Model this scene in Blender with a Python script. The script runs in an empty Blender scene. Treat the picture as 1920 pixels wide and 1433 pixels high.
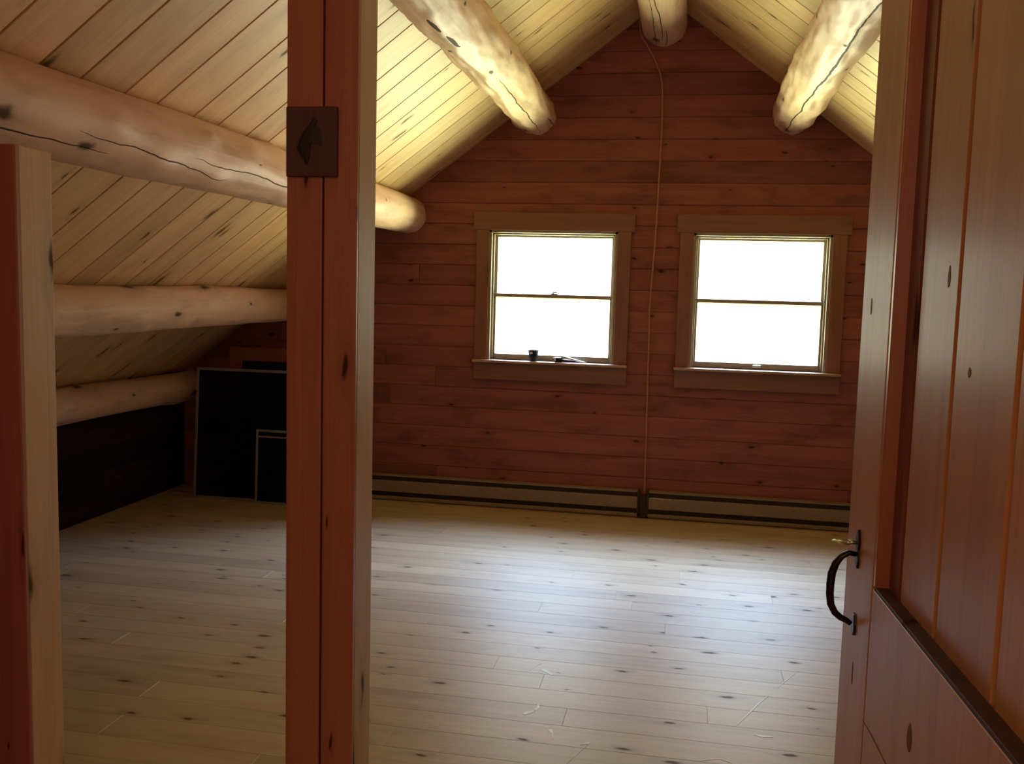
import bpy, bmesh, math, random
from math import sin, cos, pi, sqrt, atan2
from mathutils import Vector, Matrix, noise

random.seed(11)
SC = bpy.context.scene
COL = SC.collection

# ------------------------------------------------------------------ camera
D = 6.261            # inner face of the far gable wall (room runs along +Y)
H = 1.5
YAW, PIT, ROL, FPX = 0.1838, 0.0994, 0.0267, 1759.8
fw = Vector((-sin(YAW)*cos(PIT), cos(YAW)*cos(PIT), -sin(PIT)))
rr = Vector((cos(YAW), sin(YAW), 0)); uu = rr.cross(fw)
r2 = rr*cos(ROL) + uu*sin(ROL); u2 = -rr*sin(ROL) + uu*cos(ROL)
cd = bpy.data.cameras.new('camera'); cam = bpy.data.objects.new('camera', cd); COL.objects.link(cam)
cd.sensor_width = 36.0; cd.sensor_fit = 'HORIZONTAL'; cd.lens = FPX/1920*36.0
cd.clip_start = 0.02; cd.clip_end = 200
m = Matrix.Identity(4)
for i in range(3):
    m[i][0], m[i][1], m[i][2] = r2[i], u2[i], -fw[i]
m[0][3], m[1][3], m[2][3] = 0, 0, H
cam.matrix_world = m
SC.camera = cam

# ------------------------------------------------------------------ light and exposure
SC.view_settings.view_transform = 'Standard'
SC.view_settings.look = 'None'
SC.view_settings.gamma = 1.0
SC.view_settings.use_curve_mapping = False
SC.view_settings.exposure = 2.0

world = bpy.data.worlds.new('daylight'); SC.world = world
world.use_nodes = True
wn, wl = world.node_tree.nodes, world.node_tree.links
wn.clear()
w_out = wn.new('ShaderNodeOutputWorld'); w_bg = wn.new('ShaderNodeBackground')
w_tc = wn.new('ShaderNodeTexCoord'); w_sep = wn.new('ShaderNodeSeparateXYZ')
w_map = wn.new('ShaderNodeMapRange'); w_ramp = wn.new('ShaderNodeValToRGB')
wl.new(w_tc.outputs['Generated'], w_sep.inputs[0])
# the clearing runs along the house: brightness follows the elevation seen square to the gable
w_at = wn.new('ShaderNodeMath'); w_at.operation = 'ARCTAN2'
wl.new(w_sep.outputs['Z'], w_at.inputs[0]); wl.new(w_sep.outputs['Y'], w_at.inputs[1])
w_map.inputs['From Min'].default_value = -pi/2; w_map.inputs['From Max'].default_value = pi/2
wl.new(w_at.outputs[0], w_map.inputs['Value']); wl.new(w_map.outputs[0], w_ramp.inputs['Fac'])
GREEN = (0.88, 1.0, 0.56); LEAF = (0.90, 1.0, 0.85); BLUE = (0.62, 0.84, 1.30)
PROFILE = [(-90, GREEN, 3), (-70, GREEN, 5), (-58, GREEN, 8), (-48, GREEN, 10), (-38, GREEN, 10.5), (-30, GREEN, 11), (-21, (1.0, .97, .66), 10), (-13, (1.0, .88, .68), 6.5), (-5, (1.0, .92, .7), 1.6),
           (5, LEAF, 1.4), (15, LEAF, 1.6), (25, (.90, .92, .85), 3.3), (35, BLUE, 8.5), (45, BLUE, 17), (55, BLUE, 15), (66, BLUE, 5), (90, BLUE, 3)]
el = w_ramp.color_ramp.elements
for i, (dg, c, st) in enumerate(PROFILE):
    p = (dg+90)/180
    e = el[0] if i == 0 else (el[len(el)-1] if i == len(PROFILE)-1 else el.new(p))
    e.position = p; e.color = (c[0]*st/1000, c[1]*st/1000, c[2]*st/1000, 1)
# added falloff dims sky and ground towards both sides, darkening the far left
def w_math(op, a, b=None, clamp=False):
    n = wn.new('ShaderNodeMath'); n.operation = op; n.use_clamp = clamp
    for i, x in enumerate((a, b)):
        if x is None: continue
        if isinstance(x, (int, float)): n.inputs[i].default_value = x
        else: wl.new(x, n.inputs[i])
    return n.outputs[0]
def w_range(v, a, b, c, d):
    n = wn.new('ShaderNodeMapRange'); n.interpolation_type = 'SMOOTHSTEP'; wl.new(v, n.inputs['Value'])
    for k, x in zip(('From Min', 'From Max', 'To Min', 'To Max'), (a, b, c, d)): n.inputs[k].default_value = x
    return n.outputs[0]
w_tan = w_math('DIVIDE', w_math('ABSOLUTE', w_sep.outputs['X']), w_math('MAXIMUM', w_sep.outputs['Y'], 0.05))
w_up = w_range(w_sep.outputs['Z'], -.02, .10, 0, 1)
w_keep = w_math('SUBTRACT', 1.0, w_math('ADD', w_math('MULTIPLY', w_range(w_tan, 1.0, 1.9, 0.0, 0.96), w_up),
                                        w_math('MULTIPLY', w_range(w_tan, 1.8, 3.2, 0.0, 0.9), w_math('SUBTRACT', 1.0, w_up))))
w_mul = wn.new('ShaderNodeVectorMath'); w_mul.operation = 'SCALE'
wl.new(w_ramp.outputs['Color'], w_mul.inputs[0]); wl.new(w_keep, w_mul.inputs['Scale'])
wl.new(w_mul.outputs[0], w_bg.inputs['Color'])
w_bg.inputs["Strength"].default_value = 1000.0
wl.new(w_bg.outputs[0], w_out.inputs['Surface'])

hl = bpy.data.lights.new('added_fill_light', 'AREA'); hl.shape = 'RECTANGLE'; hl.size = 1.4; hl.size_y = 1.6
hl.energy = 3.8; hl.color = (1.0, 0.62, 0.42)
ho = bpy.data.objects.new('added_fill_light', hl); COL.objects.link(ho)    # added warm fill behind the camera, lifts the dark post and door faces
ho.location = (-.3, -1.35, 1.9); ho.rotation_euler = (math.radians(82), 0, 0)

WIN = [(-1.341, -0.480), (0.012, 0.873)]      # openings of the two windows
ZT, ZB = 1.888, 1.0136
for k, (a, b) in enumerate(WIN):              # portals: guide the daylight through each opening
    ld = bpy.data.lights.new('window_portal', 'AREA'); ld.shape = 'RECTANGLE'
    ld.size = b-a; ld.size_y = ZT-ZB; ld.cycles.is_portal = True
    lo = bpy.data.objects.new('window_portal', ld); COL.objects.link(lo)
    lo.location = ((a+b)/2, D+0.14, (ZT+ZB)/2); lo.rotation_euler = (-pi/2, 0, 0)

# ------------------------------------------------------------------ helpers
def link(o, parent=None):
    COL.objects.link(o)
    if parent: o.parent = parent
    return o

def tag(o, label=None, cat=None, group=None, kind=None):
    if label: o['label'] = label
    if cat: o['category'] = cat
    if group: o['group'] = group
    if kind: o['kind'] = kind
    return o

def empty(name, loc=(0, 0, 0)):
    o = bpy.data.objects.new(name, None); o.empty_display_size = 0.1
    o.location = loc; COL.objects.link(o)
    return o

class MB:
    """mesh builder: world coordinates, uv in metres (u along the grain), one random value per piece"""
    def __init__(s): s.v = []; s.f = []; s.uv = []; s.r = []; s.sm = []
    def face(s, idx, uvs, r, smooth=False):
        s.f.append(idx); s.uv.append(uvs); s.r.append(r); s.sm.append(smooth)
    def plank(s, poly, O, S, T, N, th, ch=0.003, r=None):
        r = random.random() if r is None else r
        O, S, T, N = Vector(O), Vector(S), Vector(T), Vector(N)
        area = sum(poly[i][0]*poly[(i+1) % len(poly)][1]-poly[(i+1) % len(poly)][0]*poly[i][1] for i in range(len(poly)))
        if area < 0: poly = poly[::-1]
        flip = S.cross(T).dot(N) < 0
        n = len(poly); ins = []
        for i in range(n):
            p0, p1, p2 = Vector(poly[i-1]), Vector(poly[i]), Vector(poly[(i+1) % n])
            e1 = (p1-p0).normalized(); e2 = (p2-p1).normalized()
            n1 = Vector((-e1.y, e1.x)); n2 = Vector((-e2.y, e2.x))
            b = (n1+n2); b = b/max(b.dot(n1), .2)
            ins.append(p1+b*ch)
        ou, ov = random.random()*37, random.random()*37
        base = len(s.v)
        rings = [([tuple(p) for p in ins], 0.0), (poly, -ch), (poly, -th)]
        for ring, d in rings:
            for p in ring: s.v.append(O+S*p[0]+T*p[1]+N*d)
        def uvp(p, d=0): return (p[0]+ou, p[1]+ov+d)
        def add(ids, uvs):
            if flip: ids = ids[::-1]; uvs = uvs[::-1]
            s.face(ids, uvs, r)
        add([base+i for i in range(n)], [uvp(p) for p in ins])
        for k in range(2):
            for i in range(n):
                j = (i+1) % n
                a, b = rings[k], rings[k+1]
                add([base+k*n+i, base+(k+1)*n+i, base+(k+1)*n+j, base+k*n+j],
                    [uvp(a[0][i], a[1]), uvp(b[0][i], b[1]), uvp(b[0][j], b[1]), uvp(a[0][j], a[1])])
        add([base+2*n+i for i in range(n)][::-1], [uvp(p) for p in poly][::-1])
    def box(s, x0, x1, y0, y1, z0, z1, g='z', bev=0.003, r=None, mat=None):
        r = random.random() if r is None else r
        bm = bmesh.new(); bmesh.ops.create_cube(bm, size=1)
        for v in bm.verts:
            v.co = Vector(((x0+x1)/2+v.co.x*(x1-x0), (y0+y1)/2+v.co.y*(y1-y0), (z0+z1)/2+v.co.z*(z1-z0)))
        if bev > 0:
            bmesh.ops.bevel(bm, geom=bm.edges[:], offset=bev, segments=2, affect='EDGES', profile=0.5)
        bm.normal_update()
        s.bm(bm, g, r, mat); bm.free()
    def bm(s, bm, g='z', r=None, mat=None, smooth=False):
        r = random.random() if r is None else r
        gi = 'xyz'.index(g); base = len(s.v)
        ou, ov = random.random()*37, random.random()*37
        bm.verts.index_update()
        M = mat or Matrix.Identity(4)
        for v in bm.verts: s.v.append(M @ v.co)
        for f in bm.faces:
            n = [abs(c) for c in f.normal]; a = n.index(max(n))
            if a == gi: ax = [i for i in range(3) if i != gi]
            else: ax = [gi, [i for i in range(3) if i not in (gi, a)][0]]
            s.face([base+v.index for v in f.verts], [(v.co[ax[0]]+ou, v.co[ax[1]]+ov) for v in f.verts], r, smooth)
    def tube(s, pts, rad, seg=12, r=0.5, cap=True):
        pts = [Vector(p) for p in pts]; base = len(s.v); n = len(pts)
        up = Vector((0.31, 0.22, 0.9)).normalized(); L = 0
        for i, p in enumerate(pts):
            t = (pts[min(i+1, n-1)]-pts[max(i-1, 0)]).normalized()
            a = t.cross(up)
            if a.length < .1: a = t.cross(Vector((1, 0, 0)))
            a.normalize(); b = a.cross(t)
            ra = rad[i] if isinstance(rad, (list, tuple)) else rad
            if not isinstance(ra, (list, tuple)): ra = (ra, ra)
            for k in range(seg):
                an = 2*pi*k/seg; s.v.append(p+a*cos(an)*ra[0]+b*sin(an)*ra[1])
        for i in range(n-1):
            for k in range(seg):
                k2 = (k+1) % seg
                s.face([base+i*seg+k, base+i*seg+k2, base+(i+1)*seg+k2, base+(i+1)*seg+k],
                       [(i*.05, k*.01), (i*.05, k*.01+.01), (i*.05+.05, k*.01+.01), (i*.05+.05, k*.01)], r, True)
        if cap:
            s.face([base+k for k in range(seg)][::-1], [(0, 0)]*seg, r)
            s.face([base+(n-1)*seg+k for k in range(seg)], [(0, 0)]*seg, r)
    def build(s, name, mat, parent=None):
        me = bpy.data.meshes.new(name)
        loc = Vector((0, 0, 0))
        me.from_pydata([tuple(v) for v in s.v], [], s.f)
        uvl = me.uv_layers.new(name='UVMap'); at = me.attributes.new('rnd', 'FLOAT', 'FACE')
        li = 0
        for i, u in enumerate(s.uv):
            for c in u: uvl.data[li].uv = c; li += 1
            at.data[i].value = s.r[i]
        me.polygons.foreach_set('use_smooth', s.sm)
        me.materials.append(mat); me.update()
        o = bpy.data.objects.new(name, me); COL.objects.link(o)
        if parent:
            o.parent = parent; o.matrix_parent_inverse = parent.matrix_world.inverted()
        return o

def struct(o): o['kind'] = 'structure'; return o

def root(name, loc):
    o = empty(name, loc); o.matrix_world = Matrix.Translation(Vector(loc)); return o

# ------------------------------------------------------------------ materials
def wood(name, light, dark, knotc=(0.05, 0.02, 0.01), knot=(2.2, 6.0, 0.10, 0.5), rough=0.5, coat=0.0, coat_rough=0.25,
         var=0.25, grain=(0.7, 11.0), bump=0.15, fleck=0.25, crack=None, mottle=0.0, spec=0.5):
    mt = bpy.data.materials.new(name); mt.use_nodes = True
    N, L = mt.node_tree.nodes, mt.node_tree.links
    N.clear()
    out = N.new('ShaderNodeOutputMaterial'); B = N.new('ShaderNodeBsdfPrincipled'); L.new(B.outputs[0], out.inputs[0])
    uv = N.new('ShaderNodeUVMap'); uv.uv_map = 'UVMap'
    at = N.new('ShaderNodeAttribute'); at.attribute_name = 'rnd'
    def math_(op, a, b=None, c=None, clamp=False):
        n = N.new('ShaderNodeMath'); n.operation = op; n.use_clamp = clamp
        for i, x in enumerate((a, b, c)):
            if x is None: continue
            if isinstance(x, (int, float)): n.inputs[i].default_value = x
            else: L.new(x, n.inputs[i])
        return n.outputs[0]
    def mapr(v, a, b, c, d, smooth=True):
        n = N.new('ShaderNodeMapRange'); n.interpolation_type = 'SMOOTHSTEP' if smooth else 'LINEAR'
        L.new(v, n.inputs['Value'])
        for k, x in zip(('From Min', 'From Max', 'To Min', 'To Max'), (a, b, c, d)): n.inputs[k].default_value = x
        return n.outputs[0]
    def mix(f, a, b, mode='MIX'):
        n = N.new('ShaderNodeMix'); n.data_type = 'RGBA'; n.blend_type = mode
        for k, x in ((0, f), (6, a), (7, b)):
            if isinstance(x, (int, float)): n.inputs[k].default_value = x
            elif isinstance(x, tuple): n.inputs[k].default_value = (*x[:3], 1)
            else: L.new(x, n.inputs[k])
        return n.outputs[2]
    sp = N.new('ShaderNodeSeparateXYZ'); L.new(uv.outputs[0], sp.inputs[0])
    U, V = sp.outputs[0], sp.outputs[1]
    def comb(a, b, c=0.0):
        n = N.new('ShaderNodeCombineXYZ')
        for i, x in enumerate((a, b, c)):
            if isinstance(x, (int, float)): n.inputs[i].default_value = x
            else: L.new(x, n.inputs[i])
        return n.outputs[0]
    # knots: sparse stretched cells
    wob = N.new('ShaderNodeTexNoise'); wob.inputs['Scale'].default_value = 14; L.new(uv.outputs[0], wob.inputs['Vector'])
    wv = math_('MULTIPLY', math_('SUBTRACT', wob.outputs[0], 0.5), 0.5)
    vo = N.new('ShaderNodeTexVoronoi'); vo.voronoi_dimensions = '2D'; vo.inputs['Scale'].default_value = 1
    L.new(comb(math_('ADD', math_('MULTIPLY', U, knot[0]), math_('MULTIPLY', wv, .30)), math_('ADD', math_('MULTIPLY', V, knot[1]), math_('MULTIPLY', wv, .45))), vo.inputs['Vector'])
    cs = N.new('ShaderNodeSeparateColor'); L.new(vo.outputs['Color'], cs.inputs[0])
    gate = mapr(cs.outputs[0], 1-knot[3]-.01, 1-knot[3]+.01, 0, 1)
    size = math_('MULTIPLY', math_('ADD', math_('MULTIPLY', cs.outputs[1], 0.9), 0.35), knot[2])
    dn = math_('DIVIDE', vo.outputs['Distance'], size)
    kmask = math_('MULTIPLY', mapr(dn, 0.35, 1.15, 1, 0), gate)
    halo = math_('MULTIPLY', mapr(dn, 0.8, 3.6, 1, 0), gate)
    # grain
    V2 = math_('ADD', V, math_('MULTIPLY', halo, 0.035))
    g1 = N.new('ShaderNodeTexNoise'); g1.inputs['Scale'].default_value = 1; g1.inputs['Detail'].default_value = 5; g1.inputs['Distortion'].default_value = 0.6
    L.new(comb(math_('MULTIPLY', U, grain[0]), math_('MULTIPLY', V2, grain[1])), g1.inputs['Vector'])
    g2 = N.new('ShaderNodeTexNoise'); g2.inputs['Scale'].default_value = 1; g2.inputs['Detail'].default_value = 3
    L.new(comb(math_('MULTIPLY', U, grain[0]*4), math_('MULTIPLY', V2, grain[1]*11)), g2.inputs['Vector'])
    rings = math_('FRACT', math_('MULTIPLY', g1.outputs[0], 7.0))
    ringm = mapr(rings, 0.55, 1.0, 0, 1)
    gr = math_('ADD', math_('MULTIPLY', mapr(g1.outputs[0], .3, .7, 0, 1), 0.55), math_('ADD', math_('MULTIPLY', ringm, 0.22), math_('MULTIPLY', mapr(g2.outputs[0], .3, .7, 0, 1), fleck)), clamp=True)
    c = mix(gr, light, dark)
    if mottle:
        mo = N.new('ShaderNodeTexNoise'); mo.inputs['Scale'].default_value = 7; mo.inputs['Detail'].default_value = 6; mo.inputs['Roughness'].default_value = .65
        L.new(comb(math_('MULTIPLY', U, .35), V), mo.inputs['Vector'])
        c = mix(math_('MULTIPLY', mapr(mo.outputs[0], .48, .68, 0, 1), mottle), c, tuple(x*.45 for x in dark))
    c = mix(math_('MULTIPLY', halo, 0.35), c, tuple(x*.62 for x in dark))
    c = mix(math_('MULTIPLY', kmask, 0.85), c, knotc)
    br = mapr(at.outputs['Fac'], 0, 1, 1-var, 1+var, False)
    c = mix(1.0, c, comb(br, br, br), 'MULTIPLY')
    hgt = math_('SUBTRACT', math_('MULTIPLY', gr, -.5), math_('MULTIPLY', kmask, .4))
    if crack:
        for (u0, u1, v0, slope, w) in crack:
            cn = N.new('ShaderNodeTexNoise'); cn.inputs['Scale'].default_value = 3.1; cn.inputs['Detail'].default_value = 3
            L.new(comb(U, 0.3+v0*5), cn.inputs['Vector'])
            line = math_('ADD', math_('MULTIPLY', math_('SUBTRACT', U, u0), slope), math_('MULTIPLY', math_('SUBTRACT', cn.outputs[0], .5), 0.055))
            dd = math_('ABSOLUTE', math_('SUBTRACT', math_('SUBTRACT', V, v0), line))
            tt = math_('DIVIDE', math_('SUBTRACT', U, u0), u1-u0, clamp=True)
            ww = math_('MULTIPLY', math_('SQRT', math_('MULTIPLY', math_('MULTIPLY', tt, math_('SUBTRACT', 1.0, tt)), 4.0, clamp=True)), w)
            cm = math_('LESS_THAN', dd, ww)
            c = mix(math_('MULTIPLY', cm, 0.9), c, (0.012, 0.006, 0.003))
            hgt = math_('SUBTRACT', hgt, math_('MULTIPLY', cm, 1.5)); kmask = math_('MAXIMUM', kmask, cm)
    L.new(c, B.inputs['Base Color'])
    B.inputs['Roughness'].default_value = rough
    L.new(math_('MULTIPLY', math_('SUBTRACT', 1.0, math_('MULTIPLY', kmask, .95)), spec), B.inputs['Specular IOR Level'])
    B.inputs['Coat Weight'].default_value = coat; B.inputs['Coat Roughness'].default_value = coat_rough
    bp = N.new('ShaderNodeBump'); bp.inputs['Strength'].default_value = bump; bp.inputs['Distance'].default_value = 0.004
    L.new(hgt, bp.inputs['Height']); L.new(bp.outputs[0], B.inputs['Normal'])
    return mt

def plain(name, col, rough=0.5, metal=0.0, bump=0.0, scale=60, spec=0.5):
    mt = bpy.data.materials.new(name); mt.use_nodes = True
    N, L = mt.node_tree.nodes, mt.node_tree.links
    B = N['Principled BSDF']
    tc = N.new('ShaderNodeTexCoord'); nz = N.new('ShaderNodeTexNoise'); nz.inputs['Scale'].default_value = scale; nz.inputs['Detail'].default_value = 4
    L.new(tc.outputs['Object'], nz.inputs['Vector'])
    mx = N.new('ShaderNodeMix'); mx.data_type = 'RGBA'
    mx.inputs[6].default_value = (*[c*.8 for c in col], 1); mx.inputs[7].default_value = (*[min(1, c*1.2) for c in col], 1)
    L.new(nz.outputs[0], mx.inputs[0]); L.new(mx.outputs[2], B.inputs['Base Color'])
    B.inputs['Roughness'].default_value = rough; B.inputs['Metallic'].default_value = metal
    B.inputs['Specular IOR Level'].default_value = spec
    if bump:
        bp = N.new('ShaderNodeBump'); bp.inputs['Strength'].default_value = bump; bp.inputs['Distance'].default_value = .001
        L.new(nz.outputs[0], bp.inputs['Height']); L.new(bp.outputs[0], B.inputs['Normal'])
    return mt

def glass(name):
    mt = bpy.data.materials.new(name); mt.use_nodes = True
    N, L = mt.node_tree.nodes, mt.node_tree.links; N.clear()
    out = N.new('ShaderNodeOutputMaterial'); t = N.new('ShaderNodeBsdfTransparent'); g = N.new('ShaderNodeBsdfGlossy')
    t.inputs[0].default_value = (.96, .98, .96, 1); g.inputs['Roughness'].default_value = .02
    lw = N.new('ShaderNodeLayerWeight'); lw.inputs[0].default_value = .5
    pw = N.new('ShaderNodeMath'); pw.operation = 'POWER'; pw.inputs[1].default_value = 5; L.new(lw.outputs['Facing'], pw.inputs[0])
    fr = N.new('ShaderNodeMath'); fr.operation = 'MULTIPLY_ADD'; fr.inputs[1].default_value = .9; fr.inputs[2].default_value = .03; L.new(pw.outputs[0], fr.inputs[0])
    mx = N.new('ShaderNodeMixShader'); L.new(fr.outputs[0], mx.inputs[0]); L.new(t.outputs[0], mx.inputs[1]); L.new(g.outputs[0], mx.inputs[2])
    L.new(mx.outputs[0], out.inputs[0]); return mt

def screen_mesh(name):
    mt = bpy.data.materials.new(name); mt.use_nodes = True
    N, L = mt.node_tree.nodes, mt.node_tree.links; N.clear()
    out = N.new('ShaderNodeOutputMaterial'); t = N.new('ShaderNodeBsdfTransparent'); g = N.new('ShaderNodeBsdfDiffuse')
    g.inputs[0].default_value = (.010, .012, .014, 1)
    mx = N.new('ShaderNodeMixShader'); mx.inputs[0].default_value = .72
    L.new(t.outputs[0], mx.inputs[1]); L.new(g.outputs[0], mx.inputs[2]); L.new(mx.outputs[0], out.inputs[0]); return mt

M = {}
M['floor'] = wood('pine_floorboards', (.52, .40, .25), (.40, .285, .165), (.07, .045, .03), knot=(3.6, 10.0, .11, .36), mottle=.22, rough=.43, coat=.0, spec=.55, var=.11, bump=.10)
M['ceiling'] = wood('pine_ceiling_boards', (.66, .41, .20), (.52, .29, .12), (.09, .045, .018), knot=(2.4, 8.0, .14, .38), mottle=.22, rough=.55, var=.13, bump=.10)
M['wall'] = wood('stained_wall_boards', (.32, .100, .072), (.20, .060, .042), (.03, .01, .006), knot=(4.0, 10.0, .10, .17), rough=.6, spec=.3, var=.20, bump=.5, mottle=.55)
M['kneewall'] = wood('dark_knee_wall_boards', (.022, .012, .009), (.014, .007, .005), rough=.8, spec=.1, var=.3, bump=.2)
M['post'] = wood('fir_post_timber', (.50, .175, .095), (.36, .115, .062), (.035, .012, .008), knot=(2.4, 10.0, .10, .5), rough=.42, coat=.15, var=.06, bump=.15)
M['postdark'] = wood('dark_post_facing', (.40, .12, .07), (.28, .075, .045), (.035, .012, .008), knot=(2.4, 10.0, .10, .5), rough=.5, var=.06, bump=.15)
M['palepost'] = wood('pale_post_timber', (.68, .47, .28), (.54, .34, .19), (.06, .03, .015), knot=(2.2, 9.0, .14, .5), rough=.5, var=.05, bump=.15)
M['casing'] = wood('window_casing_wood', (.27, .11, .068), (.19, .072, .043), knot=(1.5, 6.0, .08, .3), rough=.45, var=.08, bump=.1)
M['sill'] = wood('pale_sill_wood', (.48, .29, .19), (.40, .22, .14), knot=(1.0, 6.0, .05, .1), rough=.35, coat=.3, var=.05, bump=.05)
M['sash'] = wood('window_sash_wood', (.30, .235, .15), (.23, .17, .10), knot=(1.0, 6.0, .05, .1), rough=.4, coat=.3, var=.05, bump=.05)
M['door'] = wood('varnished_door_wood', (.62, .28, .095), (.45, .18, .058), (.04, .012, .006), knot=(1.3, 7.0, .07, .28), rough=.45, spec=.28, coat=.07, coat_rough=.2, var=.10, bump=.10)
M['doorred'] = wood('red_door_edge', (.42, .12, .04), (.30, .075, .025), (.03, .01, .006), knot=(1.5, 6.0, .09, .2), rough=.4, coat=.3, var=.06)
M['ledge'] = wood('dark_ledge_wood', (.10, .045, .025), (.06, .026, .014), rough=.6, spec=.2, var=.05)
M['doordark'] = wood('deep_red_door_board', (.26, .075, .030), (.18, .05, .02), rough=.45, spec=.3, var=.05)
M['plaque'] = wood('dark_plaque_wood', (.12, .04, .025), (.075, .026, .018), rough=.6, var=.05)
M['knot'] = plain('dark_knot', (.17, .055, .024), .6, spec=.15, scale=150)
M['carving'] = plain('dark_carving', (.022, .014, .011), .6, bump=.6, scale=90)
M['glass'] = glass('window_glass')
M['mesh'] = screen_mesh('insect_screen')
M['alu'] = plain('dull_aluminium', (.26, .235, .245), .5, .3)
M['iron'] = plain('black_iron', (.035, .028, .026), .38, .8, bump=.4, scale=120)
M['brassy'] = plain('worn_bright_metal', (.62, .66, .50), .28, .9)
M['heater'] = plain('beige_heater_enamel', (.27, .20, .15), .5)
M['heaterdark'] = plain('dark_heater_slot', (.035, .022, .015), .7)
M['cord'] = plain('brown_cord', (.42, .20, .12), .5)
M['black'] = plain('black_plastic', (.012, .013, .012), .6, spec=.15)
M['white'] = plain('white_plastic', (.75, .75, .72), .4)
M['scuff'] = plain('pale_scratch', (.60, .57, .50), .4)

# ------------------------------------------------------------------ the room shell
RX, RZ, SL = -0.23, 3.37, 0.75             # ridge position and roof slope
XL, XR = -3.60, 3.14                       # knee walls
YB = -1.6                                  # back gable
WT = 0.12                                  # gable wall thickness
def roof_z(x): return RZ-SL*abs(x-RX)

# floor: boards run left to right
mb = MB(); y = YB-.05
while y < D+.1:
    w = random.choice((.135, .14, .14, .145)); x = XL-.3-random.random()*2
    while x < XR+.3:
        l = random.uniform(1.6, 3.4); x1 = min(x+l, XR+.3); x0 = max(x, XL-.3)
        if x1 > x0+.02:
            mb.plank([(x0, y), (x1, y), (x1, y+w), (x0, y+w)], (0, 0, 0), (1, 0, 0), (0, 1, 0), (0, 0, 1), .03, .0011)
        x += l
    y += w
floor = struct(mb.build('floor', M['floor']))

# ceiling: boards climb the slope from eave to ridge
mb = MB()
edges = [YB-.05]
while edges[-1] < 2.2: edges.append(edges[-1]+random.choice((.19, .23)))
edges = [e-(edges[-1]-2.31) for e in edges]; edges[0] = YB-.3
edges += [2.52, 2.71, 2.94, 3.13, 3.38, 3.57, 3.82, 4.02, 4.27, 4.47, 4.71, 4.90, 5.14, 5.33, 5.57, 5.77, 6.0, 6.2, D+WT+.02]
sl = sqrt(1+SL*SL)
for side in (-1, 1):
    S = Vector((-side/sl, 0, SL/sl)); T = Vector((0, 1, 0)); Nn = Vector((-side*SL/sl, 0, -1/sl))
    eave = XL-.15 if side < 0 else XR+.15
    L_ = abs(eave-RX)*sl
    O = Vector((eave, 0, roof_z(eave)))
    for a, b in zip(edges[:-1], edges[1:]):
        mb.plank([(0, a+.0012), (L_+.02, a+.0012), (L_+.02, b-.0012), (0, b-.0012)], O, S, T, Nn, .045, .0045)
    # outer roof deck above the boards keeps daylight out
    mb.plank([(-.1, YB-.4), (L_+.08, YB-.4), (L_+.08, D+WT+.35), (-.1, D+WT+.35)], O-Nn*.045, S, T, Nn, .05, .001)
ceiling = struct(mb.build('ceiling', M['ceiling']))

# far gable wall, hewn courses with staggered joints, window openings left free
def gable(name, Yf, N, holes, th, mat):
    mb = MB(); k = 0; ph = .1395; z = -.08+(2.427 % ph)-ph
    while z < RZ:
        z0, z1 = z, z+ph; z += ph
        if z1 < -.02: continue
        joints = sorted(random.uniform(-3.5, 3.1) for _ in range(random.choice((3, 4, 5))))
        ivs = [(-9.0, 9.0)]
        js = [j for j in joints if not any(a-.12 < j < b+.12 for a, b in holes)]
        cuts = [-9.0]+[j for i, j in enumerate(js) if i == 0 or j-js[i-1] > .5]+[9.0]
        for a, b in zip(cuts[:-1], cuts[1:]):
            segs = [(a, b, z0, z1)]
            if z1 > ZB and z0 < ZT:
                for h0, h1 in holes:
                    ns = []
                    for (p, q, c0, c1) in segs:
                        if q <= h0 or p >= h1 or (c0, c1) != (z0, z1): ns.append((p, q, c0, c1)); continue
                        if p < h0: ns.append((p, h0, c0, c1))
                        if q > h1: ns.append((h1, q, c0, c1))
                        if z0 < ZB: ns.append((max(p, h0), min(q, h1), z0, ZB))
                        if z1 > ZT: ns.append((max(p, h0), min(q, h1), ZT, z1))
                    segs = ns
            rv = random.random()
            for (p, q, c0, c1) in segs:
                poly = [(max(p, -5), c0), (min(q, 5), c0), (min(q, 5), c1), (max(p, -5), c1)]
                for sg in (-1, 1):                     # clip to the roof slopes
                    fn = lambda P: RZ+.025-SL*sg*(P[0]-RX)-P[1]
                    o_ = []
                    for i in range(len(poly)):
                        A, B_ = poly[i], poly[(i+1) % len(poly)]; fa, fb = fn(A), fn(B_)
                        if fa >= 0: o_.append(A)
                        if fa*fb < 0: t_ = fa/(fa-fb); o_.append((A[0]+(B_[0]-A[0])*t_, A[1]+(B_[1]-A[1])*t_))
                    poly = o_
                    if len(poly) < 3: break
                poly = [P for i, P in enumerate(poly) if (Vector(P)-Vector(poly[i-1])).length > 1e-3]
                if len(poly) < 3 or max(P[0] for P in poly)-min(P[0] for P in poly) < .015: continue
                dp = random.uniform(0, .006)
                mb.plank(poly, (0, Yf+dp*(-N), 0), (1, 0, 0), (0, 0, 1), (0, N, 0), th, .005, rv)
    return struct(mb.build(name, mat))
gable('wall_back', D, -1, WIN, WT, M['wall'])
gable('wall_front', YB, 1, [], .1, M['wall'])
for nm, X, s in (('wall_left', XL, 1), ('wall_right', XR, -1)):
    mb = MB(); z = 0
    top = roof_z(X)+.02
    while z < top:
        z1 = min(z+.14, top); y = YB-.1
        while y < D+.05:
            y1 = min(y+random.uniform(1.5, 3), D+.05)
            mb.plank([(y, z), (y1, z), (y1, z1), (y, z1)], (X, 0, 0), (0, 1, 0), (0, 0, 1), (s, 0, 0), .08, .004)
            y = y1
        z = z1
    struct(mb.build(nm, M['kneewall']))

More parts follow.
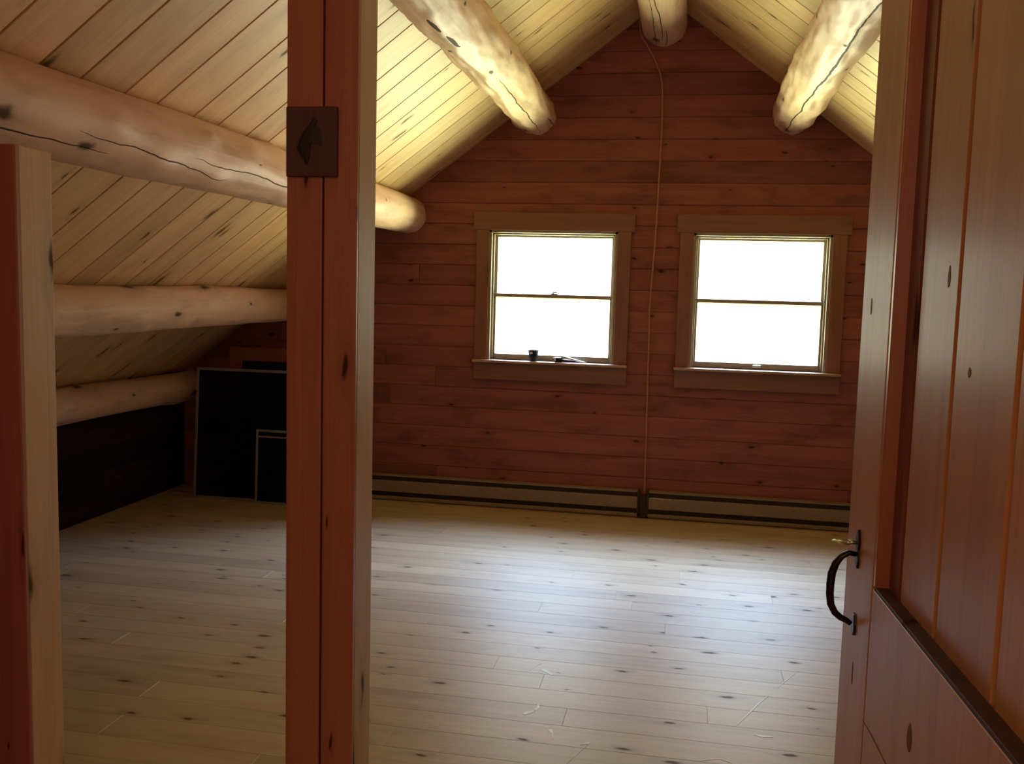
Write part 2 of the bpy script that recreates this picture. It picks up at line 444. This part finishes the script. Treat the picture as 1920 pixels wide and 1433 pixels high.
# ------------------------------------------------------------------ windows
def window(n, x0, x1):
    w = root('window_%d' % n, ((x0+x1)/2, D, ZB)); struct(w)
    F = D-.022                                     # casing face
    # jamb lining
    mb = MB(); t = .016; y0, y1 = D-.012, D+WT
    mb.box(x0, x0+t, y0, y1, ZB, ZT, 'z', .001); mb.box(x1-t, x1, y0, y1, ZB, ZT, 'z', .001); mb.box(x0, x1, y0, y1, ZT-t, ZT, 'x', .001)
    mb.build('jamb', M['sash'], w)
    mb = MB(); mb.box(x0-.11, x1+.11, F, D+.004, ZT, ZT+.118, 'x'); mb.build('head_casing', M['casing'], w)
    for a, b in ((x0-.088, x0), (x1, x1+.088)):
        mb = MB(); mb.box(a, b, F, D+.004, ZB, ZT, 'z'); mb.build('side_casing', M['casing'], w)
    mb = MB(); mb.box(x0-.095, x1+.095, D-.055, D+WT-.01, ZB-.017, ZB, 'x', .004); mb.build('window_sill', M['sill'], w)
    mb = MB(); mb.box(x0-.09, x1+.09, F, D+.004, ZB-.134, ZB-.017, 'x'); mb.build('apron', M['casing'], w)
    ix0, ix1, iz1 = x0+t, x1-t, ZT-t
    def sash(name, ya, yb, z0, z1, st, bot, top):
        mb = MB()
        mb.box(ix0, ix0+st, ya, yb, z0, z1, 'z', .003); mb.box(ix1-st, ix1, ya, yb, z0, z1, 'z', .003)
        mb.box(ix0+st-.002, ix1-st+.002, ya, yb, z0, z0+bot, 'x', .003); mb.box(ix0+st-.002, ix1-st+.002, ya, yb, z1-top, z1, 'x', .003)
        s = mb.build(name, M['sash'], w)
        g = MB(); ym = (ya+yb)/2
        g.box(ix0+st-.004, ix1-st+.004, ym-.002, ym+.002, z0+bot-.004, z1-top+.004, 'z', 0)
        g.build('glass_pane', M['glass'], s)
        return s
    zm = 1.452
    sash('upper_sash', D+.074, D+.100, zm-.018, iz1, .026, .030, .026)
    lo = sash('lower_sash', D+.044, D+.070, ZB, zm+.014, .026, .040, .026)
    # side stops in front of the upper sash
    mb = MB(); mb.box(ix0, ix0+.012, D+.024, D+.043, ZB, iz1, 'z', .002); mb.box(ix1-.012, ix1, D+.024, D+.043, ZB, iz1, 'z', .002); mb.box(ix0, ix1, D+.024, D+.043, iz1-.012, iz1, 'x', .002)
    mb.build('stop_bead', M['sash'], w)
    xm = (x0+x1)/2+.01
    if n == 1:
        mb = MB(); mb.box(xm-.022, xm+.022, D+.048, D+.072, zm+.014, zm+.020, 'x', .001)
        mb.tube([(xm-.012, D+.058, zm+.019), (xm+.0, D+.058, zm+.030), (xm+.018, D+.056, zm+.028)], .005, 8)
        mb.build('sash_lock', M['iron'], lo)
    else:
        mb = MB(); mb.box(xm-.03, xm+.025, D+.032, D+.045, ZB+.012, ZB+.018, 'x', .001)
        mb.tube([(xm-.028, D+.042, ZB+.018), (xm-.024, D+.028, ZB+.026), (xm+.019, D+.028, ZB+.026), (xm+.023, D+.042, ZB+.018)], .005, 8)
        mb.build('sash_lift', M['brassy'], lo)
    return w
window(1, *WIN[0]); window(2, *WIN[1])

# ------------------------------------------------------------------ logs
def log(name, X, Z, y0, y1, r0, r1, label, seed, cracks=None, lump=.006, hewn=False):
    rnd = random.Random(seed); mb = MB(); rings = int((y1-y0)/.03); seg = 64
    bumps = [(rnd.uniform(y0, y1), rnd.uniform(0, 2*pi), rnd.uniform(.03, .07), rnd.uniform(.006, .016)) for _ in range(int((y1-y0)*4))]
    pts = []
    for i in range(rings+1):
        y = y0+(y1-y0)*i/rings; t = i/rings; R = r0+(r1-r0)*t
        cx = X+.012*noise.noise(Vector((y*.7, seed, 0))); cz = Z+.010*noise.noise(Vector((y*.7, seed+9, 4)))
        for k in range(seg):
            a = 2*pi*k/seg; q = Vector((cos(a)*1.3, sin(a)*1.3, y*1.1+seed*7))
            r = R+lump*1.4*noise.noise(q)+lump*.55*noise.noise(q*3.1)
            if hewn: r += .011*noise.noise(Vector((cos(a)*3.0, sin(a)*3.0, y*4+seed)))-.010*abs(noise.noise(Vector((cos(a)*6, sin(a)*6, y*9+seed))))
            for by, ba, bs, bh in bumps:
                dy = (y-by); da = ((a-ba+pi) % (2*pi)-pi)*R; d2 = (dy*dy*.35+da*da)/(bs*bs)
                if d2 < 6: r += bh*math.exp(-d2)
            mb.v.append(Vector((cx+r*cos(a), y, cz+r*sin(a))))
    cir = 2*pi*r0
    for i in range(rings):
        u0 = y0+(y1-y0)*i/rings; u1 = y0+(y1-y0)*(i+1)/rings
        for k in range(seg):
            k2 = (k+1) % seg; v0 = cir*k/seg; v1 = cir*(k+1)/seg
            mb.face([i*seg+k2, i*seg+k, (i+1)*seg+k, (i+1)*seg+k2], [(u0, v1), (u0, v0), (u1, v0), (u1, v1)], .5, True)
    mb.face([k for k in range(seg)], [(cos(k)*.1, sin(k)*.1) for k in range(seg)], .5)
    mb.face([rings*seg+k for k in range(seg)][::-1], [(0, 0)]*seg, .5)
    mt = wood(name+'_wood', (.78, .51, .35), (.66, .40, .255), (.05, .025, .012), knot=(2.6, 4.5, .13, .42), rough=.52, coat=.0, coat_rough=.3, spec=.35,
              var=0, grain=(.5, 7.0), bump=.35, fleck=.15, mottle=.42, crack=cracks)
    o = mb.build(name, mt)
    return tag(o, label, 'log beam')
YL = YB+.0
C1 = 2*pi*.135
log('log_purlin', -1.919, 1.984, YL, D+.02, .142, .124, 'peeled round log beam on the left, its near part resting on the left post', 3,
    cracks=[(1.6, 2.75, .765, .01, .0032), (2.55, 3.5, .835, -.045, .0025), (3.2, 4.9, .845, -.02, .003)])
log('log_purlin', -2.756, 1.346, YL, D+.02, .128, .112, 'smooth pale log beam low on the left slope, level with the window middles', 5)
log('log_purlin', -3.545, .742, YL, D+.02, .112, .106, 'lowest log beam, lying along the top of the dark knee wall', 8, lump=.004)
log('log_purlin', -1.0475, 2.655, YL, D+.02, .150, .136, 'knobbly hewn log beam under the left slope, ending above the left window', 14,
    cracks=[(4.7, 6.25, .775, -.012, .0035), (5.95, 6.27, .86, .0, .0035), (3.58, 3.76, .735, .03, .013), (3.82, 4.0, .75, .05, .010)], lump=.014, hewn=True)
log('log_purlin', -.235, 3.215, YL, D+.02, .150, .143, 'ridge log beam running along the peak of the ceiling', 21,
    cracks=[(5.2, 6.3, .655, .0, .003), (5.0, 6.15, .69, .01, .0035), (5.9, 6.3, .73, -.02, .003)])
log('log_purlin', .592, 2.645, YL, D+.02, .150, .132, 'log beam with a long crack under the right slope, above the right window', 33,
    cracks=[(3.0, 6.28, .735, -.029, .0055)], lump=.009, hewn=True)

# ------------------------------------------------------------------ posts
lp = root('wooden_post', (-1.76, 2.19, 0))
tag(lp, 'square timber post at the left edge, holding up the big left log', 'post')
mb = MB(); mb.box(-1.85, -1.665, 2.1195, 2.245, .0, 1.825, 'z', .004); tb = mb.build('timber', M['palepost'], lp)
mb = MB(); mb.box(-1.8505, -1.6645, 2.105, 2.1195, .0, 1.825, 'z', .003); o = mb.build('facing_board', M['postdark'], tb); o['label'] = 'dark red brown facing board'
mp = root('double_post', (-.91, 2.31, 0))
tag(mp, 'red brown double timber post in the middle, a dark plaque fixed near its top', 'post')
PT = 2.515
for a, b in ((-1.003, -.910), (-.904, -.819)):
    mb = MB(); mb.box(a, b, 2.2545, 2.385, 0, PT, 'z', .004); tb = mb.build('timber', M['palepost'], mp)
    mb = MB(); mb.box(a-.0005, b+.0005, 2.24, 2.2545, 0, PT, 'z', .003); o = mb.build('facing_board', M['post'], tb); o['label'] = 'red brown facing board'
mb = MB(); mb.box(-.915, -.895, 2.262, 2.37, 0, PT-.05, 'z', 0); mb.build('filler_strip', M['kneewall'], mp)

pq = root('wooden_plaque', (-.934, 2.232, 1.759))
tag(pq, 'small dark wooden plaque with a blackened carving, fixed to the double post', 'plaque')
mb = MB(); mb.box(-1.0, -.867, 2.226, 2.2405, 1.762, 1.932, 'z', .003); mb.build('board', M['plaque'], pq)
mb = MB()
px = lambda a, b: (-1.0+(a-190)/465*.133, 1.932-(b-225)/665*.170)
fl = [px(*p) for p in [(445, 325), (480, 355), (468, 400), (505, 440), (520, 520), (532, 600), (500, 590), (470, 560), (440, 545), (420, 600), (410, 700), (392, 790), (365, 770), (352, 720), (318, 690), (290, 620), (310, 540), (350, 460), (400, 400)]]
bm = bmesh.new(); cxy = Vector((sum(p[0] for p in fl)/len(fl), sum(p[1] for p in fl)/len(fl)))
outer = [bm.verts.new((p[0], 2.2262, p[1])) for p in fl]
inner = [bm.verts.new((cxy.x+(p[0]-cxy.x)*.7, 2.2225, cxy.y+(p[1]-cxy.y)*.8)) for p in fl]
for i in range(len(fl)):
    j = (i+1) % len(fl); bm.faces.new([outer[i], inner[i], inner[j], outer[j]])
cv = bm.verts.new((cxy.x, 2.2205, cxy.y))
for i in range(len(fl)):
    j = (i+1) % len(fl); bm.faces.new([inner[i], cv, inner[j]])
bmesh.ops.recalc_face_normals(bm, faces=bm.faces[:]); bm.normal_update()
mb.bm(bm, 'z', .5); bm.free(); mb.build('carving', M['carving'], pq)

# ------------------------------------------------------------------ the open door on the right
DX = .307
dr = struct(root('door_1', (DX+.022, .72, 0)))
DT = 2.12; DZ = .012
def dpl(mb, poly, X, th, ch=.0035, r=None): mb.plank(poly, (X, 0, 0), (0, 0, 1), (0, 1, 0), (-1, 0, 0), th, ch, r)
# outer stile with the handle; its inner edge is a redder strip
mb = MB(); dpl(mb, [(DZ, 1.538), (DZ, 1.783), (DT, 1.783), (DT, 1.552)], DX, .022, .002); mb.build('stile', M['door'], dr)
mb = MB(); dpl(mb, [(1.045, 1.526), (1.045, 1.539), (DT, 1.551), (DT, 1.538)], DX+.0008, .0212, .001); mb.build('edge_strip', M['doorred'], dr)
# tongue and groove boards behind
ys = [.72, .80, 1.02, 1.255, 1.455, 1.783]
for a, b in zip(ys[:-1], ys[1:]):
    mb = MB(); dpl(mb, [(DZ, a), (DZ, b), (DT, b), (DT, a)], DX+.022, .022, .009); mb.build('board', M['door'] if b < 1.7 else M['doordark'], dr)  # board next to the stile: the stile's shade is put into its colour
# lower panel, proud of the boards, with a dark nearly level ledge on top
mb = MB(); dpl(mb, [(DZ, .72), (DZ, 1.538), (1.040, 1.538), (1.093, .72)], DX, .0225, .002); mb.build('lower_panel', M['door'], dr)
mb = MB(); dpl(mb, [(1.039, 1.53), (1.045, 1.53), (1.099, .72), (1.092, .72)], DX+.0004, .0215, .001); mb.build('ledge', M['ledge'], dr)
# dark knots and a drying crack in the door wood
def spot(z, y, rz, ry, X, name='knot', parent=dr):
    mb = MB(); poly = [(z+rz*cos(a)*(1+.12*sin(3*a+z*9)), y+ry*sin(a)*(1+.15*cos(2*a+y*7))) for a in [2*pi*i/18 for i in range(18)]]
    dpl(mb, poly, X-.0006, .0008, .0002, .5); mb.build(name, M['knot'], parent)
spot(1.485, 1.700, .014, .006, DX); spot(.930, 1.250, .019, .011, DX+.0); spot(1.529, 1.305, .014, .005, DX+.022); spot(1.415, 1.186, .006, .005, DX+.022)
spot(1.205, 1.488, .050, .005, DX+.022); spot(.848, 1.659, .020, .005, DX)
mb = MB()
for (z0, y0), (z1, y1), w in (((.817, 1.545), (.825, 1.484), .0025), ((.825, 1.484), (.831, 1.41), .0032), ((.831, 1.41), (.836, 1.33), .0025)):
    dpl(mb, [(z0-w/2, y0), (z1-w/2, y1), (z1+w/2, y1), (z0+w/2, y0)], DX-.0006, .0008, .0002, .5)
mb.build('crack', M['knot'], dr)
mb = MB(); mb.plank([(.318+.0098*cos(2*pi*i/18), 1.321+.013*sin(2*pi*i/18)) for i in range(18)], (0, 1.5355, 0), (1, 0, 0), (0, 0, 1), (0, -1, 0), .001, .0003, .5)
mb.build('knot', M['knot'], dr)
# thumb latch handle
hd = root('door_handle', (DX, 1.68, 1.0)); hd.parent = dr; hd.matrix_parent_inverse = dr.matrix_world.inverted()
mb = MB()
HY = 1.672
def plate(zs, wd, Y, th, X=DX):
    pr = [(z, w) for z, w in zip(zs, wd)]
    poly = [(z, Y-w) for z, w in pr]+[(z, Y+w) for z, w in pr[::-1]]
    return poly
mb.plank(plate([1.035, 1.048, 1.068, 1.083, 1.096, 1.102], [.007, .013, .010, .015, .008, .002], HY, 0), (DX-.004, 0, 0), (0, 0, 1), (0, 1, 0), (-1, 0, 0), .0045, .001, .5)
mb.plank(plate([.916, .924, .938, .954], [.002, .012, .012, .006], HY-.006, 0), (DX-.004, 0, 0), (0, 0, 1), (0, 1, 0), (-1, 0, 0), .0045, .001, .5)
mb.build('latch_plate', M['iron'], hd)
mb = MB(); pts = []; rads = []
prof = [(0, 1.058), (.012, 1.060), (.024, 1.053), (.033, 1.040), (.0385, 1.022), (.040, 1.003), (.040, .985), (.0375, .967), (.030, .953), (.020, .945), (.010, .941), (.003, .936)]
for i, (o, z) in enumerate(prof):
    pts.append((DX-.004-o, HY-.006*i/11, z)); t = i/11; rads.append((.0052+.0022*sin(pi*t), .0045+.002*sin(pi*t)))
mb.tube(pts, rads, 12); mb.build('grip', M['iron'], hd)
mb = MB()
mb.tube([(DX+.0, HY, 1.078), (DX-.012, HY, 1.079), (DX-.018, HY, 1.079)], .0035, 8)
bm = bmesh.new(); bmesh.ops.create_uvsphere(bm, u_segments=16, v_segments=10, radius=1)
for v in bm.verts: v.co = Vector((v.co.x*.016, v.co.y*.011, v.co.z*.0032))
bm.normal_update(); mb.bm(bm, 'x', .5, Matrix.Translation((DX-.030, HY, 1.0775)) @ Matrix.Rotation(.12, 4, 'Y'), True); bm.free()
mb.build('thumb_latch', M['brassy'], hd)
# jamb the door hangs on, with hinges
mb = MB(); mb.box(.335, .44, .585, .70, 0, roof_z(.4)+.03, 'z', .004); struct(mb.build('trim_1', M['post']))
for z in (.3, 1.8):
    mb = MB(); mb.tube([(DX+.030, .711, z), (DX+.030, .711, z+.09)], .008, 10)
    mb.build('hinge', M['iron'], dr)

# ------------------------------------------------------------------ baseboard heaters
def heater(x0, x1, label):
    h = root('baseboard_heater', ((x0+x1)/2, D-.04, 0)); tag(h, label, 'heater', None)
    B0, F0 = D-.002, D-.068
    mb = MB(); mb.box(x0, x1, B0-.006, B0, .005, .178, 'x', .001); mb.box(x0, x1, F0+.006, B0, .170, .180, 'x', .003); mb.box(x0, x1, F0+.004, B0, .004, .010, 'x', .001)
    mb.build('casing', M['heater'], h)
    mb = MB(); mb.box(x0+.02, x1-.02, F0+.016, B0-.006, .011, .168, 'x', 0); mb.build('heating_element', M['heaterdark'], h)
    mb = MB(); mb.box(x0+.012, x1-.012, F0, F0+.012, .062, .142, 'x', .004); mb.build('front_panel', M['heater'], h)
    mb = MB(); mb.box(x0, x1, F0-.004, F0+.008, .010, .032, 'x', .003); mb.build('bottom_lip', M['heater'], h)
    for e in (x0, x1-.014):
        mb = MB(); mb.box(e, e+.014, F0-.004, B0, .004, .182, 'z', .002); mb.build('end_cap', M['heaterdark'], h)
heater(-2.42, -.268, 'long beige baseboard heater under the left window')
heater(-.222, 2.0, 'beige baseboard heater under the right window, right of the hanging cord')
hr = [o for o in COL.objects if o.name.startswith('baseboard_heater')][-1]
mb = MB(); mb.plank([(-.205, .1405), (-.16, .1395), (-.10, .1375), (-.06, .137), (-.06, .1345), (-.12, .134), (-.205, .1375)], (0, D-.0684, 0), (1, 0, 0), (0, 0, 1), (0, -1, 0), .001, .0002, .5)
o = mb.build('worn_scrape', M['scuff'], hr); o['label'] = 'pale worn scrape on the panel'
mb = MB(); mb.box(-.267, -.223, D-.074, D-.002, .004, .150, 'z', .003)
tag(mb.build('junction_box', M['heaterdark']), 'dark narrow junction cover between the two baseboard heaters', 'junction box')

# ------------------------------------------------------------------ hanging cord
cp = [(-.394, 3.30), (-.391, 3.22), (-.378, 3.14), (-.33, 3.06), (-.275, 2.96), (-.237, 2.85), (-.226, 2.70), (-.224, 2.52), (-.228, 2.26), (-.232, 2.01), (-.238, 1.80), (-.247, 1.60), (-.254, 1.42), (-.252, 1.25), (-.249, 1.0), (-.246, .754), (-.242, .45), (-.239, .20), (-.240, .14)]
P = []
for i in range(len(cp)-1):
    a, b, c, d = cp[max(i-1, 0)], cp[i], cp[i+1], cp[min(i+2, len(cp)-1)]
    for s in range(5):
        t = s/5
        q = [.5*((2*b[j])+(-a[j]+c[j])*t+(2*a[j]-5*b[j]+4*c[j]-d[j])*t*t+(-a[j]+3*b[j]-3*c[j]+d[j])*t**3) for j in (0, 1)]
        P.append((q[0], D-.018, q[1]))
P.append((cp[-1][0], D-.03, cp[-1][1]))
mb = MB(); mb.tube([p for p in P if p[2] < roof_z(p[0])-.01], .0052, 8)
tag(mb.build('hanging_cord', M['cord']), 'thin pale brown cord hanging from the ridge log down between the two windows', 'cord')

# ------------------------------------------------------------------ screens leaning on the far wall
def leaning(name, label, cat, x0, width, ybot, ztop_y, height, bar, fr, dep, mat, parts_mesh, skew=0.0, cross=None):
    """frame standing on the floor at ybot, leaning back to the wall"""
    ang = math.asin((ztop_y-ybot)/height)
    Mx = Matrix.Translation((x0, ybot, .001)) @ Matrix.Rotation(-ang, 4, 'X') @ Matrix.Rotation(skew, 4, 'Y')
    r_ = root(name, (x0+width/2, ybot, 0)); tag(r_, label, cat, None)
    mb = MB()
    def bx(a, b, c, d, g, y0=0., y1=None):
        bm = bmesh.new(); bmesh.ops.create_cube(bm, size=1); y1 = dep if y1 is None else y1
        for v in bm.verts: v.co = Vector(((a+b)/2+v.co.x*(b-a), (y0+y1)/2+v.co.y*(y1-y0), (c+d)/2+v.co.z*(d-c)))
        bmesh.ops.bevel(bm, geom=bm.edges[:], offset=min(.002, (y1-y0)*.2), segments=1, affect='EDGES')
        bm.normal_update(); mb.bm(bm, g, None, Mx); bm.free()
    bx(0, bar, 0, height, 'z'); bx(width-bar, width, 0, height, 'z'); bx(bar, width-bar, 0, bar, 'x'); bx(bar, width-bar, height-bar, height, 'x')
    if cross: bx(bar, width-bar, cross, cross+.012, 'x')
    mb.build('frame', mat, r_)
    mb = MB(); bx(bar-.002, width-bar+.002, bar-.002, height-bar+.002, 'z', dep*.4, dep*.4+.002)
    mb.build('screen_panel', parts_mesh, r_)
leaning('window_screen', 'large dark insect screen in a thin grey frame, leaning on the far wall', 'window screen',
        -3.32, .86, 5.875, 5.945, .905, .019, 1, .012, M['alu'], M['mesh'])
leaning('window_screen', 'small dark insect screen with a double top bar, leaning in front of the large one', 'window screen',
        -2.845, .55, 5.842, 5.868, .505, .016, 1, .011, M['alu'], M['mesh'], cross=.45)
leaning('wooden_screen', 'reddish wooden frame with a dark panel, standing behind the grey insect screen', 'wooden frame',
        -3.12, .80, 5.955, 6.03, 1.05, .095, 1, .022, M['doordark'], M['black'])

# ------------------------------------------------------------------ bits on the left window sill
t = root('sill_cup', (-1.02, D-.03, ZB)); tag(t, 'small black tapered cup standing on the left window sill', 'cup')
mb = MB(); bm = bmesh.new(); bmesh.ops.create_cone(bm, cap_ends=False, segments=20, radius1=.024, radius2=.037, depth=.075)
top = [v for v in bm.verts if v.co.z > 0]
ret = bmesh.ops.solidify(bm, geom=bm.faces[:], thickness=.003)
bmesh.ops.recalc_face_normals(bm, faces=bm.faces[:]); bm.normal_update()
mb.bm(bm, 'z', .5, Matrix.Translation((-1.02, D-.012, ZB+.0385)), True); bm.free()
mb.tube([(-1.02, D-.012, ZB+.001), (-1.02, D-.012, ZB+.005)], .0235, 20)
mb.build('cup_body', M['black'], t)
mb = MB(); mb.tube([(-1.028, D-.052, ZB+.058), (-1.028, D-.047, ZB+.058)], .009, 12); mb.build('pale_spot', M['white'], t)
t = root('hose_clip', (-.75, D-.02, ZB)); tag(t, 'small grey clip with a long pointed white arm lying on the left window sill', 'clip')
mb = MB(); mb.box(-.873, -.822, D-.035, D+.005, ZB+.0005, ZB+.034, 'x', .006); mb.build('clip_body', M['iron'], t)
mb = MB(); mb.tube([(-.878, D-.037, ZB+.030), (-.868, D-.037, ZB+.034), (-.866, D-.037, ZB+.010)], .004, 8)
mb.tube([(-.828, D-.020, ZB+.040), (-.79, D-.016, ZB+.032), (-.74, D-.012, ZB+.020), (-.66, D-.008, ZB+.005)], [.009, .008, .006, .002], 10)
mb.build('clip_arm', M['white'], t)
mb = MB(); mb.tube([(-.822, D-.010, ZB+.012), (-.76, D-.008, ZB+.010), (-.71, D-.006, ZB+.006)], [.010, .008, .003], 10); mb.build('clip_jaw', M['iron'], t)

# ------------------------------------------------------------------ scratches on the floor
def mark(pts, widths):
    mb = MB(); n = len(pts)
    L_, R_ = [], []
    for i in range(n):
        a = Vector(pts[max(i-1, 0)]); b = Vector(pts[min(i+1, n-1)]); t = (b-a).normalized(); q = Vector((-t.y, t.x))
        p = Vector(pts[i]); L_.append(p+q*widths[i]/2); R_.append(p-q*widths[i]/2)
    for i in range(n-1):
        mb.plank([tuple(R_[i]), tuple(R_[i+1]), tuple(L_[i+1]), tuple(L_[i])], (0, 0, .0009), (1, 0, 0), (0, 1, 0), (0, 0, 1), .0014, .0002, .5)
    mb.build('scratch', M['scuff'], floor)
mark([(.497, 3.80), (.44, 3.69), (.40, 3.61)], [.002, .005, .003])
mark([(.357, 3.525), (.31, 3.43), (.27, 3.34), (.23, 3.248)], [.003, .007, .006, .003])
mark([(-.512, 3.150), (-.500, 3.165), (-.478, 3.185)], [.012, .018, .006])
mark([(-.478, 3.19), (-.470, 3.215), (-.474, 3.24)], [.008, .014, .004])
mark([(-.556, 3.535), (-.53, 3.60), (-.52, 3.61)], [.003, .004, .003])
mark([(-.51, 3.56), (-.46, 3.51)], [.022, .006])
mark([(.285, 3.190), (.31, 3.183), (.345, 3.185)], [.006, .018, .010])
mark([(-.406, 3.06), (-.392, 3.03), (-.386, 2.99)], [.018, .007, .003])
mark([(-.335, 2.80), (-.309, 2.869), (-.262, 2.99)], [.002, .003, .002])
mark([(-.29, 2.975), (-.262, 2.995)], [.003, .012])
mark([(.10, 2.96), (.16, 2.99), (.20, 2.97)], [.004, .006, .003])
